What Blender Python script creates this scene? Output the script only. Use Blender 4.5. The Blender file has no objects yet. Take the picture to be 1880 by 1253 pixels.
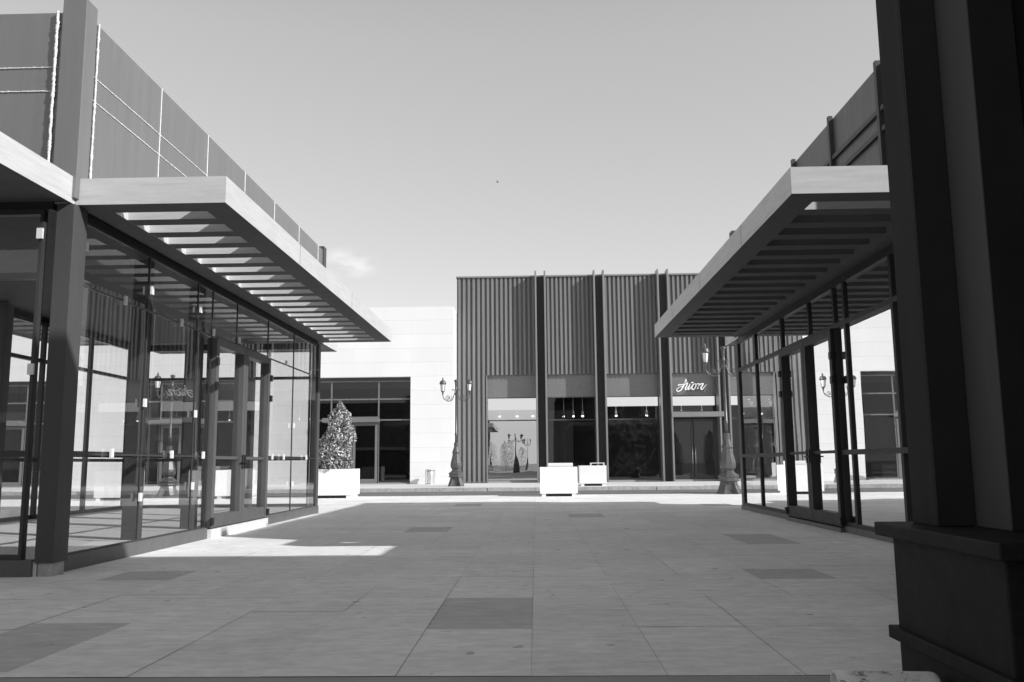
import bpy, math, random
from mathutils import Vector, Matrix, noise as mnoise
random.seed(7)
R = math.radians
scn = bpy.context.scene
COL = scn.collection

# ------------------------------------------------------------------ materials
def new_mat(name):
    m = bpy.data.materials.new(name); m.use_nodes = True
    nt = m.node_tree; nt.nodes.clear()
    out = nt.nodes.new('ShaderNodeOutputMaterial')
    return m, nt, out

def L(nt, a, b): nt.links.new(a, b)

def tex_coord(nt, scale=(1, 1, 1)):
    tc = nt.nodes.new('ShaderNodeTexCoord')
    geo = nt.nodes.new('ShaderNodeNewGeometry')
    mp = nt.nodes.new('ShaderNodeMapping'); mp.inputs['Scale'].default_value = scale
    L(nt, geo.outputs['Position'], mp.inputs['Vector'])
    return mp.outputs['Vector']

def noise_val(nt, scale, vscale=(1, 1, 1), detail=4, rough=0.6, dist=0.0):
    n = nt.nodes.new('ShaderNodeTexNoise')
    n.inputs['Scale'].default_value = scale; n.inputs['Detail'].default_value = detail
    n.inputs['Roughness'].default_value = rough; n.inputs['Distortion'].default_value = dist
    L(nt, tex_coord(nt, vscale), n.inputs['Vector'])
    return n.outputs['Fac']

def ramp(nt, fac, p0, v0, p1, v1):
    mr = nt.nodes.new('ShaderNodeMapRange')
    mr.inputs['From Min'].default_value = p0; mr.inputs['From Max'].default_value = p1
    mr.inputs['To Min'].default_value = v0; mr.inputs['To Max'].default_value = v1
    L(nt, fac, mr.inputs['Value']); return mr.outputs['Result']

def math_n(nt, op, a, b=None):
    n = nt.nodes.new('ShaderNodeMath'); n.operation = op
    for i, v in enumerate((a, b)):
        if v is None: continue
        if isinstance(v, (int, float)): n.inputs[i].default_value = v
        else: L(nt, v, n.inputs[i])
    return n.outputs[0]

def surf(name, val, rough=0.6, metal=0.0, var=0.12, nscale=3.0, vs=(1, 1, 1), bump=0.0, bscale=40, spec=0.5, fine=0.0, attr=None, streak=None, stain=None, dirt=None):
    """grey paint / stone / metal with soft mottling"""
    m, nt, out = new_mat(name)
    b = nt.nodes.new('ShaderNodeBsdfPrincipled')
    b.inputs['Roughness'].default_value = rough; b.inputs['Metallic'].default_value = metal
    b.inputs['Specular IOR Level'].default_value = spec
    f = noise_val(nt, nscale, vs)
    v = ramp(nt, f, 0.25, 1 - var, 0.75, 1 + var)
    if fine:
        f2 = noise_val(nt, nscale * 14, vs, 3, 0.7)
        v = math_n(nt, 'MULTIPLY', v, ramp(nt, f2, 0.3, 1 - fine, 0.7, 1 + fine))
    if streak:
        f3 = noise_val(nt, streak[0], streak[1], 5, 0.65, 0.4)
        v = math_n(nt, 'MULTIPLY', v, ramp(nt, f3, 0.3, 1 - streak[2], 0.7, 1 + streak[2]))
    v = math_n(nt, 'MULTIPLY', v, val)
    if stain:
        d1 = ramp(nt, noise_val(nt, stain[0], (.5, 1, 1), 5, .62, .8), .60, 1, .74, 1 - stain[1])
        d2 = ramp(nt, noise_val(nt, 5.5, (1, 1, 1), 2, .5), .70, 1, .74, .55)
        v = math_n(nt, 'MULTIPLY', v, d1); v = math_n(nt, 'MULTIPLY', v, d2)
    if dirt:
        sp_ = nt.nodes.new('ShaderNodeSeparateXYZ'); g_ = nt.nodes.new('ShaderNodeNewGeometry'); L(nt, g_.outputs['Position'], sp_.inputs[0])
        low = ramp(nt, sp_.outputs['Z'], 0.1, 1, 0.1 + dirt[0], 0)
        sm_ = ramp(nt, noise_val(nt, 6, (1, 1, .5), 5, .7, .5), .38, 0, .68, 1)
        v = math_n(nt, 'MULTIPLY', v, math_n(nt, 'SUBTRACT', 1.0, math_n(nt, 'MULTIPLY', math_n(nt, 'MULTIPLY', low, sm_), dirt[1])))
        dr = ramp(nt, noise_val(nt, 9, (1.5, 1.5, .12), 3, .6), .55, 1, .75, 1 - dirt[1] * .35)
        v = math_n(nt, 'MULTIPLY', v, dr)
    if attr:
        a = nt.nodes.new('ShaderNodeAttribute'); a.attribute_name = attr
        v = math_n(nt, 'MULTIPLY', v, a.outputs['Fac'])
    cc = nt.nodes.new('ShaderNodeCombineColor')
    for i in range(3): L(nt, v, cc.inputs[i])
    L(nt, cc.outputs[0], b.inputs['Base Color'])
    rr = ramp(nt, noise_val(nt, nscale * 2.3, vs), 0.2, max(0.02, rough - 0.08), 0.8, min(1, rough + 0.08))
    L(nt, rr, b.inputs['Roughness'])
    if bump:
        bp = nt.nodes.new('ShaderNodeBump'); bp.inputs['Strength'].default_value = bump
        bp.inputs['Distance'].default_value = 0.02
        L(nt, noise_val(nt, bscale, vs, 5), bp.inputs['Height']); L(nt, bp.outputs[0], b.inputs['Normal'])
    L(nt, b.outputs[0], out.inputs['Surface'])
    return m

def glass(name, tint=0.9, boost=1.6, base=0.02, wave=0.0, wscale=0.9):
    """thin architectural glazing: clear sheet + Fresnel mirror of the surroundings"""
    m, nt, out = new_mat(name)
    tr = nt.nodes.new('ShaderNodeBsdfTransparent'); tr.inputs['Color'].default_value = (tint,) * 3 + (1,)
    gl = nt.nodes.new('ShaderNodeBsdfGlossy'); gl.inputs['Roughness'].default_value = 0.0
    gl.inputs['Color'].default_value = (0.95,) * 3 + (1,)
    fr = nt.nodes.new('ShaderNodeFresnel'); fr.inputs['IOR'].default_value = 1.5
    mx = nt.nodes.new('ShaderNodeMixShader')
    fac = math_n(nt, 'MULTIPLY', fr.outputs[0], boost); fac = math_n(nt, 'ADD', fac, base)
    fac = math_n(nt, 'MINIMUM', fac, 0.95)
    if wave:
        bp = nt.nodes.new('ShaderNodeBump'); bp.inputs['Strength'].default_value = wave; bp.inputs['Distance'].default_value = 0.03
        L(nt, noise_val(nt, wscale, (1, 1, .35), 2, 0.4), bp.inputs['Height']); L(nt, bp.outputs[0], gl.inputs['Normal'])
    L(nt, fac, mx.inputs[0]); L(nt, tr.outputs[0], mx.inputs[1]); L(nt, gl.outputs[0], mx.inputs[2])
    L(nt, mx.outputs[0], out.inputs['Surface'])
    return m

def panel_wall(name, val, px, pz, z0, dark=0.7, gap=0.012):
    """large white panels with fine joints, from object-space position (x along wall, z up)"""
    m, nt, out = new_mat(name)
    b = nt.nodes.new('ShaderNodeBsdfPrincipled'); b.inputs['Roughness'].default_value = 0.5
    geo = nt.nodes.new('ShaderNodeNewGeometry'); sp = nt.nodes.new('ShaderNodeSeparateXYZ')
    L(nt, geo.outputs['Position'], sp.inputs[0])
    zz = math_n(nt, 'DIVIDE', math_n(nt, 'SUBTRACT', sp.outputs['Z'], z0), pz)
    fz = math_n(nt, 'FRACT', zz); iz = math_n(nt, 'FLOOR', zz)
    ln = math_n(nt, 'LESS_THAN', fz, gap / pz)
    xx = math_n(nt, 'DIVIDE', math_n(nt, 'ADD', math_n(nt, 'ADD', sp.outputs['X'], 300.27), math_n(nt, 'MULTIPLY', math_n(nt, 'MODULO', iz, 2), px * 0.5)), px)
    lv = math_n(nt, 'MULTIPLY', math_n(nt, 'LESS_THAN', math_n(nt, 'FRACT', xx), gap * 0.7 / px), 0.35)
    line = math_n(nt, 'MAXIMUM', ln, lv)
    wn = nt.nodes.new('ShaderNodeTexWhiteNoise'); wn.noise_dimensions = '2D'
    cb = nt.nodes.new('ShaderNodeCombineXYZ'); L(nt, math_n(nt, 'FLOOR', xx), cb.inputs[0]); L(nt, iz, cb.inputs[1])
    L(nt, cb.outputs[0], wn.inputs['Vector'])
    v = ramp(nt, wn.outputs['Value'], 0, 0.975, 1, 1.02)
    v = math_n(nt, 'MULTIPLY', v, ramp(nt, noise_val(nt, 0.7, (1, 1, .4)), 0.3, 0.975, 0.7, 1.02))
    v = math_n(nt, 'MULTIPLY', v, ramp(nt, line, 0, 1, 1, dark)); v = math_n(nt, 'MULTIPLY', v, val)
    cc = nt.nodes.new('ShaderNodeCombineColor')
    for i in range(3): L(nt, v, cc.inputs[i])
    L(nt, cc.outputs[0], b.inputs['Base Color']); L(nt, b.outputs[0], out.inputs['Surface'])
    return m

def emis(name, v):
    m, nt, out = new_mat(name)
    e = nt.nodes.new('ShaderNodeEmission'); e.inputs['Strength'].default_value = v
    L(nt, e.outputs[0], out.inputs['Surface']); return m

M = {}
M['paving'] = surf('paving_stone', 0.78, 0.75, var=0.10, nscale=0.8, vs=(.45, 1, 1), bump=0.3, bscale=30, fine=0.12, attr='shade', streak=(5, (.45, 1.5, 1), 0.08), stain=(1.6, .20))
M['joint'] = surf('paving_joint', 0.36, 0.9)
M['border'] = surf('border_stone', 0.34, 0.8, var=.12, nscale=2, streak=(6, (.12, 1.6, 1), 0.12), bump=.3)
M['asphalt'] = surf('asphalt', 0.15, 0.9, var=0.25, nscale=1.2, vs=(.3, 2, 1), bump=0.5, bscale=60, fine=.15)
M['concrete'] = surf('ground_concrete', 0.35, 0.85, var=.15)
M['sidewalk'] = surf('sidewalk_stone', 0.62, 0.8, var=.08, nscale=1.5, vs=(.4, 1, 1), fine=.06)
M['kerb'] = surf('kerb_stone', 0.42, 0.8, var=.25, nscale=5, bump=.4, fine=.2)
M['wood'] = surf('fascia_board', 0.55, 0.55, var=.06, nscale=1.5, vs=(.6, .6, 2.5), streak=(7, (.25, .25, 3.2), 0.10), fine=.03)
M['slatR'] = surf('shaded_slat_board', 0.10, 0.7, var=.08, nscale=2, spec=.15)  # darker copy of the boards; the slats' shade is in the colour
M['wood_shaded'] = surf('shaded_fascia_board', 0.11, 0.7, var=.08, nscale=2, spec=.15)  # same board darkened, so its shade is painted in
M['doorL'] = surf('door_paint_grey', 0.10, 0.4, var=.1)
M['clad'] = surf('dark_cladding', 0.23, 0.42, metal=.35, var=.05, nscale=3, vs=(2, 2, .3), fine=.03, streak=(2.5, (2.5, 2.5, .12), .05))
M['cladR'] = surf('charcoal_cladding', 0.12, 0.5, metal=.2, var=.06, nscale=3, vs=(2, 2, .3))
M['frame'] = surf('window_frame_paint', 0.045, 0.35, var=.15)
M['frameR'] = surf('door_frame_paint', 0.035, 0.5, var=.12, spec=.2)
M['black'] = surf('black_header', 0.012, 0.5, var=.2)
M['column'] = surf('column_paint', 0.075, 0.5, metal=.0, var=.10, nscale=4, vs=(1, 1, .2), spec=.25)
M['plinth'] = surf('plinth_paint', 0.11, 0.5, var=.12, fine=.1)
M['foam'] = surf('white_foam', 0.85, 0.8, var=.08, nscale=30, bump=.6, bscale=80)
M['clip'] = surf('white_clip', 0.8, 0.5, var=.05)
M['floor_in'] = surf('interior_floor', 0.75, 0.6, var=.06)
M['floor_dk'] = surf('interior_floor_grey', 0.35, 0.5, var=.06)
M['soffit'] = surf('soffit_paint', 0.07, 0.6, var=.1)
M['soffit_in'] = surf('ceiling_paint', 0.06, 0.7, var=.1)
M['white'] = surf('white_planter_paint', 0.84, 0.45, var=.03, nscale=2, dirt=(.45, .14))
M['whitewall'] = panel_wall('white_panel_wall', 0.78, 3.0, 0.722, 0.51)
M['ribs'] = surf('ribbed_metal', 0.20, 0.6, metal=.0, spec=.12, var=.18, nscale=1.5, vs=(6, 1, .12), fine=.05)
M['fin'] = surf('fin_metal', 0.24, 0.4, metal=.3, var=.05)
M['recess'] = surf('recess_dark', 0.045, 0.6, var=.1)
M['spandrel'] = surf('spandrel_panel', 0.19, 0.3, metal=.2, var=.05, nscale=1)
M['lampmetal'] = surf('cast_iron_paint', 0.11, 0.38, metal=.35, var=.2, nscale=8, fine=.08)
M['lampglass'] = surf('frosted_glass', 0.85, 0.3, var=.05)
M['steel'] = surf('brushed_steel', 0.75, 0.25, metal=.8, var=.1, vs=(8, 8, .3))
M['leaf'] = surf('leaf_green_grey', 0.50, 0.25, var=.5, nscale=8, spec=0.9)
M['leafd'] = surf('leaf_dark', 0.07, 0.35, var=.4, nscale=8, spec=0.7)
M['bark'] = surf('bark', 0.12, 0.8, var=.3, nscale=20)
M['soil'] = surf('soil', 0.04, 0.95, var=.4)
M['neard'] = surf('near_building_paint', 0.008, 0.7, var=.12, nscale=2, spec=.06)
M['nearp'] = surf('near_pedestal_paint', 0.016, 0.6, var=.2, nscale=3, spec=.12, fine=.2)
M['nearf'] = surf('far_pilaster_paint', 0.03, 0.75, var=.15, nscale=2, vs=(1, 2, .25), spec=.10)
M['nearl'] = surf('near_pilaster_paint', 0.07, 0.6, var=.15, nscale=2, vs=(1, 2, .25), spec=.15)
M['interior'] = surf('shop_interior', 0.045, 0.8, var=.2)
M['curtain'] = surf('shop_curtain', 0.10, 0.8, var=.35, nscale=2, vs=(3, 3, .05))
M['reflection_sheet'] = surf('reflection_sheet_grey', 0.42, 0.8, var=.10, nscale=.7)
M['bulkhead'] = surf('shop_bulkhead', 0.85, 0.7, var=.04)
M['glass'] = glass('pavilion_glass', 0.96, 1.45, 0.01, wave=0.05)
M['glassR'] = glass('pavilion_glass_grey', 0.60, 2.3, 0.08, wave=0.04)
M['shopglass'] = glass('shop_glass', 0.82, 1.0, 0.005, wave=0.05, wscale=.5)
M['mirrorglass'] = glass('mirror_coated_glass', 0.5, 1.5, 0.40, wave=0.12, wscale=.9)
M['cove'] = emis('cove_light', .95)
M['spot'] = emis('spot_light', 6)
M['sign'] = surf('sign_letter_metal', 0.9, 0.35, var=.03)
M['bird'] = surf('bird_feather', 0.06, 0.8)
# pipe: white plastic with dirt scuffs
def pipe_mat():
    m, nt, out = new_mat('scuffed_pipe')
    b = nt.nodes.new('ShaderNodeBsdfPrincipled'); b.inputs['Roughness'].default_value = .5
    d = ramp(nt, noise_val(nt, 14, (1, 1.6, 1.6), 6, .7, 1.2), 0.50, 0, 0.60, 1)
    msk = ramp(nt, noise_val(nt, 4.2, (1, 1, 1), 1), 0.46, 0, 0.54, 1)
    d = math_n(nt, 'MULTIPLY', d, msk)
    v = math_n(nt, 'MULTIPLY', ramp(nt, d, 0, 1.0, 1, .2), ramp(nt, noise_val(nt, 9), .3, .62, .7, .78))
    cc = nt.nodes.new('ShaderNodeCombineColor')
    for i in range(3): L(nt, v, cc.inputs[i])
    L(nt, cc.outputs[0], b.inputs['Base Color']); L(nt, b.outputs[0], out.inputs['Surface']); return m
M['pipe'] = pipe_mat()

# ------------------------------------------------------------------ mesh builder
class MB:
    def __init__(s): s.v = []; s.f = []; s.smooth = []
    def quad(s, a, b, c, d, sm=False):
        i = len(s.v); s.v += [a, b, c, d]; s.f.append((i, i + 1, i + 2, i + 3)); s.smooth.append(sm)
    def tri(s, a, b, c):
        i = len(s.v); s.v += [a, b, c]; s.f.append((i, i + 1, i + 2)); s.smooth.append(False)
    def box(s, x0, x1, y0, y1, z0, z1):
        if x0 > x1: x0, x1 = x1, x0
        if y0 > y1: y0, y1 = y1, y0
        if z0 > z1: z0, z1 = z1, z0
        i = len(s.v)
        s.v += [(x0, y0, z0), (x1, y0, z0), (x1, y1, z0), (x0, y1, z0), (x0, y0, z1), (x1, y0, z1), (x1, y1, z1), (x0, y1, z1)]
        for f in ((0, 3, 2, 1), (4, 5, 6, 7), (0, 1, 5, 4), (1, 2, 6, 5), (2, 3, 7, 6), (3, 0, 4, 7)):
            s.f.append(tuple(i + k for k in f)); s.smooth.append(False)
        return s
    def hexa(s, p):   # 8 points like box
        i = len(s.v); s.v += list(p)
        for f in ((0, 3, 2, 1), (4, 5, 6, 7), (0, 1, 5, 4), (1, 2, 6, 5), (2, 3, 7, 6), (3, 0, 4, 7)):
            s.f.append(tuple(i + k for k in f)); s.smooth.append(False)
        return s
    def lathe(s, prof, seg=24, c=(0, 0), sm=True, rot=0.0, caps=True):
        i = len(s.v); n = len(prof)
        for (r, z) in prof:
            for k in range(seg):
                a = 2 * math.pi * k / seg + rot
                s.v.append((c[0] + r * math.cos(a), c[1] + r * math.sin(a), z))
        for j in range(n - 1):
            for k in range(seg):
                k2 = (k + 1) % seg
                s.f.append((i + j * seg + k, i + j * seg + k2, i + (j + 1) * seg + k2, i + (j + 1) * seg + k)); s.smooth.append(sm)
        if caps:
            s.f.append(tuple(i + k for k in range(seg))[::-1]); s.smooth.append(False)
            s.f.append(tuple(i + (n - 1) * seg + k for k in range(seg))); s.smooth.append(False)
        return s
    def tube(s, pts, r, seg=8, sm=True):
        pts = [Vector(p) for p in pts]; n = len(pts)
        rs = r if isinstance(r, (list, tuple)) else [r] * n
        i = len(s.v); prev = None
        for j, p in enumerate(pts):
            t = (pts[min(j + 1, n - 1)] - pts[max(j - 1, 0)]).normalized()
            if prev is None:
                u = t.orthogonal().normalized()
            else:
                u = (prev - t * prev.dot(t)).normalized()
            prev = u; w = t.cross(u)
            for k in range(seg):
                a = 2 * math.pi * k / seg
                q = p + (u * math.cos(a) + w * math.sin(a)) * rs[j]; s.v.append(tuple(q))
        for j in range(n - 1):
            for k in range(seg):
                k2 = (k + 1) % seg
                s.f.append((i + j * seg + k, i + j * seg + k2, i + (j + 1) * seg + k2, i + (j + 1) * seg + k)); s.smooth.append(sm)
        s.f.append(tuple(i + k for k in range(seg))[::-1]); s.smooth.append(False)
        s.f.append(tuple(i + (n - 1) * seg + k for k in range(seg))); s.smooth.append(False)
        return s

WL = {}   # world location of every object
def base_of(vs):
    xs = [v[0] for v in vs]; ys = [v[1] for v in vs]; zs = [v[2] for v in vs]
    return ((min(xs) + max(xs)) / 2, (min(ys) + max(ys)) / 2, min(zs))

def obj(name, mb, mat, parent=None, bevel=0.0, **props):
    o0 = base_of(mb.v)
    me = bpy.data.meshes.new(name)
    me.from_pydata([(v[0] - o0[0], v[1] - o0[1], v[2] - o0[2]) for v in mb.v], [], mb.f)
    for p, s in zip(me.polygons, mb.smooth): p.use_smooth = s
    me.materials.append(M[mat] if isinstance(mat, str) else mat)
    me.update()
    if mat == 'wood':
        me.materials.append(M['wood_shaded'])
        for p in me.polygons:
            if abs(p.normal.z) > .9 and p.center.z < .03: p.material_index = 1  # bottom faces get the darker copy as painted shade
    o = bpy.data.objects.new(name, me); COL.objects.link(o)
    pl = WL[parent.name] if parent else (0, 0, 0)
    o.location = (o0[0] - pl[0], o0[1] - pl[1], o0[2] - pl[2])
    if parent: o.parent = parent
    WL[o.name] = o0
    if bevel:
        bv = o.modifiers.new('bevel', 'BEVEL'); bv.width = bevel; bv.segments = 2; bv.limit_method = 'ANGLE'; bv.angle_limit = R(40)
    for k, v in props.items(): o[k] = v
    return o

def tag(o, label, cat, group=None):
    o['label'] = label; o['category'] = cat
    if group: o['group'] = group
    return o

def thing(name, loc, label, cat, group=None):
    o = bpy.data.objects.new(name, None); COL.objects.link(o); o.location = loc
    o.empty_display_size = .3
    WL[o.name] = tuple(loc); return tag(o, label, cat, group)

def struct(name, mb, mat): return obj(name, mb, mat, kind='structure')

def copy_tree(o, parent=None):
    c = o.copy(); COL.objects.link(c); c.parent = parent
    for ch in [x for x in bpy.data.objects if x.parent == o]: copy_tree(ch, c)
    return c

# ------------------------------------------------------------------ ground
struct('ground', MB().box(-700, 700, -500, 900, -1.0, -0.10), 'concrete')
struct('road', MB().box(-90, 90, 31.9, 36.8, -0.2, 0.0), 'asphalt')
kb = MB(); x = -90.0
while x < 90:
    w = 1.0; j = random.uniform(-.015, .015); kb.box(x, x + w - .012, 36.62 + j, 36.9, -.1, .145 + random.uniform(-.012, .012)); x += w
struct('kerb', kb, 'kerb')
struct('sidewalk', MB().box(-90, 90, 36.9, 44.6, -0.1, 0.15), 'sidewalk')
struct('plaza_bed', MB().box(-60, 60, -60, 31.7, -0.2, -0.012), 'joint')
struct('plaza_edge', MB().box(-60, 60, 31.7, 31.9, -0.2, 0.003), 'sidewalk')
struct('paving_border', MB().box(-30, 30, 4.2, 4.955, -0.05, -0.002), 'border')

DARK = {-1: [(6.33, 7.75)], -5: [(5.1, 6.63)], -6: [(9.05, 9.8)], 3: [(8.85, 9.65)], 4: [(12.5, 14.2)], 1: [(18.8, 20.1)],
        -3: [(15.1, 16.3), (24.0, 25.4)], 9: [(24, 25.2)], -10: [(20, 21.4)], 6: [(23.2, 24.4)]}
tv = []; tf = []; shade = []
rnd = random.Random(3)
G = 0.0022
def tile(x0, x1, y0, y1, s):
    i = len(tv); dz = rnd.uniform(-.0012, .0012)
    g1, g2_, g3, g4 = (rnd.choice((.0003, .0007, .0013, .0024)) for _ in range(4))
    tv.extend([(x0 + g1, y0 + g3, dz), (x1 - g2_, y0 + g3, dz), (x1 - g2_, y1 - g4, dz), (x0 + g1, y1 - g4, dz)])
    tf.append((i, i + 1, i + 2, i + 3)); shade.append(s)
for k in range(-40, 41):
    x0 = -0.04 + .745 * k; x1 = x0 + .745
    y = 4.96; dk = sorted(DARK.get(k, []))
    for (a, b) in dk + [(31.7, None)]:
        while y < a - 1e-6:
            ln = rnd.choice((1.42, 1.42, 1.42, .71)) if a - y > 2.2 else a - y
            if a - y - ln < .3: ln = a - y
            if ln > 1.9: ln /= 2
            tile(x0, x1, y, y + ln, rnd.uniform(.955, 1.045)); y += ln
        if b: tile(x0, x1, a, b, .70); y = b
    y = 4.2
    while y > -12 and abs(k) < 14:
        tile(x0, x1, y - 1.42, y, rnd.uniform(.95, 1.05)); y -= 1.42
me = bpy.data.meshes.new('paving'); me.from_pydata(tv, [], tf)
at = me.attributes.new('shade', 'FLOAT', 'FACE')
for i, s in enumerate(shade): at.data[i].value = s
me.materials.append(M['paving'])
pv = bpy.data.objects.new('paving', me); COL.objects.link(pv); pv['kind'] = 'structure'

# ------------------------------------------------------------------ pavilions
def canopy_side(root, s, xo, xi, y0, y1, n_slats, dark, label=None):
    """louvred canopy along a facade. xo outer x, xi inner x (signed)"""
    z0, z1 = 4.10, 4.41
    d = 1 if xi > xo else -1
    f = MB(); W1, W2, E1, E2 = .33, .30, .33, .36
    o4 = [(xo, y0), (xi, y0), (xi, y1), (xo, y1)]; i4 = [(xo + d * W1, y0 + E1), (xi - d * W2, y0 + E1), (xi - d * W2, y1 - E2), (xo + d * W1, y1 - E2)]
    for k in range(4):
        a_, b_, c_, e_ = o4[k], o4[(k + 1) % 4], i4[(k + 1) % 4], i4[k]
        f.hexa([(*a_, z0), (*b_, z0), (*c_, z0), (*e_, z0), (*a_, z1), (*b_, z1), (*c_, z1), (*e_, z1)])
    c = obj('canopy', f, 'wood', root)
    if s > 0:   # inner faces take the darker board copy, shade put into their colour
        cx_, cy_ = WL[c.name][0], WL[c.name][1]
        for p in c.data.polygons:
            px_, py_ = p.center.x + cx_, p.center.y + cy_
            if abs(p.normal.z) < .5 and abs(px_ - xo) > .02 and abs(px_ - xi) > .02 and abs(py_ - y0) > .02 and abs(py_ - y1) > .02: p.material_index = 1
    if label: c['label'] = label
    a, b = xo + d * .33, xi - d * .30
    pitch = (y1 - .36 - (y0 + .33) + .3) / (n_slats + 0.0) if n_slats else 1
    for k in range(n_slats):
        yy = y0 + .65 + k * .585
        if yy + .26 > y1 - .4: break
        obj('slat', MB().box(a, b, yy, yy + .25, z0 + .004, z1 - .03), 'wood' if s < 0 or k == 0 else 'slatR', c)  # right slats carry painted shade; the first keeps the lit board colour
    return c

def solid_canopy(root, x0, x1, y0, y1, name='canopy'):
    f = MB(); z0, z1 = 4.10, 4.41; t = .05
    f.box(x0, x1, y0, y0 + t, z0, z1); f.box(x0, x1, y1 - t, y1, z0, z1)
    f.box(x0, x0 + t, y0 + t, y1 - t, z0, z1 - .001); f.box(x1 - t, x1, y0 + t, y1 - t, z0, z1 - .001)
    c = obj(name, f, 'wood', root)
    obj('soffit', MB().box(x0 + t, x1 - t, y0 + t, y1 - t, z0 + .02, z0 + .10), 'soffit', c)
    obj('roof_sheet', MB().box(x0 + t, x1 - t, y0 + t, y1 - t, z1 - .06, z1 - .02), 'soffit', c)
    return c

def window_bay(root, mat, gmat, x, y0, y1, zs, axis='y', bar=.05, dep=.07, base=.17):
    """one bay of glazing: frame bars and panes; plane x (axis y) or plane y (axis x)"""
    ztop = zs[-1]
    def B(mb, a0, a1, z0, z1, d=dep):
        if axis == 'y': mb.box(x - d / 2, x + d / 2, a0, a1, z0, z1)
        else: mb.box(a0, a1, x - d / 2, x + d / 2, z0, z1)
    f = MB()
    B(f, y0, y0 + bar / 2, zs[0], ztop); B(f, y1 - bar / 2, y1, zs[0], ztop)
    for z in zs[1:-1]: B(f, y0 + bar / 2, y1 - bar / 2, z - bar / 2, z + bar / 2)
    B(f, y0 + bar / 2, y1 - bar / 2, zs[0], zs[0] + bar * .8); B(f, y0 + bar / 2, y1 - bar / 2, ztop - bar * .8, ztop)
    w = obj('window', f, mat, root)
    for a, b in zip(zs[:-1], zs[1:]):
        p = MB(); t = rndj(.0012)
        if axis == 'y': p.quad((x + t, y0 + bar / 2, a + bar / 2), (x - t, y1 - bar / 2, a + bar / 2), (x - t, y1 - bar / 2, b - bar / 2), (x + t, y0 + bar / 2, b - bar / 2))
        else: p.quad((y0 + bar / 2, x + t, a + bar / 2), (y1 - bar / 2, x - t, a + bar / 2), (y1 - bar / 2, x - t, b - bar / 2), (y0 + bar / 2, x + t, b - bar / 2))
        obj('pane', p, gmat, w)
    return w
_rj = random.Random(11)
def rndj(a): return _rj.uniform(-a, a)

def door_leaf(root, mat, gmat, x, y0, y1, z0, z1, s, hinge_near, st=.12):
    f = MB(); d = .085
    f.box(x - d, x + d, y0, y0 + st, z0, z1); f.box(x - d, x + d, y1 - st, y1, z0, z1)
    f.box(x - d + .002, x + d - .002, y0 + st, y1 - st, z0, z0 + .2); f.box(x - d + .002, x + d - .002, y0 + st, y1 - st, z1 - st, z1)
    o = obj('door', f, mat, root, bevel=.004)
    obj('crossbar', MB().box(x - .03, x + .03, y0 + st, y1 - st, 1.26, 1.31), mat, o)
    p = MB(); p.quad((x, y0 + st, z0 + .2), (x, y1 - st, z0 + .2), (x, y1 - st, z1 - st), (x, y0 + st, z1 - st))
    obj('pane', p, gmat, o)
    hy = y1 - st / 2 if hinge_near else y0 + st / 2
    xs = x - s * (d + .05)
    h = MB().box(x - s * d, x - s * (d + .02), hy - .03, hy + .03, 1.10, 1.34); h.box(x - s * (d + .02), x - s * (d + .05), hy - .09, hy + .02, 1.20, 1.225)
    obj('handle', h, 'black', o)
    yy = y0 if hinge_near else y1
    for z in (z0 + .1, 2.45, 2.85):
        obj('hinge', MB().box(x - s * (d), x - s * (d + .035), yy - .05, yy + .05, z - .06, z + .06), 'black', o)
    return o

def foam_line(root, p0, p1, nrm, w=.02, rough=.35, name='sealant_joint'):
    """a ragged bead of white filler"""
    p0, p1 = Vector(p0), Vector(p1); n = max(4, int((p1 - p0).length / .018))
    pts = []; rs = []
    side = (p1 - p0).normalized().cross(Vector(nrm))
    for i in range(n + 1):
        t = i / n; k = mnoise.noise(Vector((i * .21, p0.y * 3.1, p0.z * 2.7)))
        pts.append(p0.lerp(p1, t) + side * k * w * rough); rs.append(w * (.5 + rough * abs(mnoise.noise(Vector((i * .73, p0.z, p0.y * 1.3)))) * 2.0))
    mb = MB(); mb.tube(pts, rs, 6)
    return obj(name, mb, 'foam', root)

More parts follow.
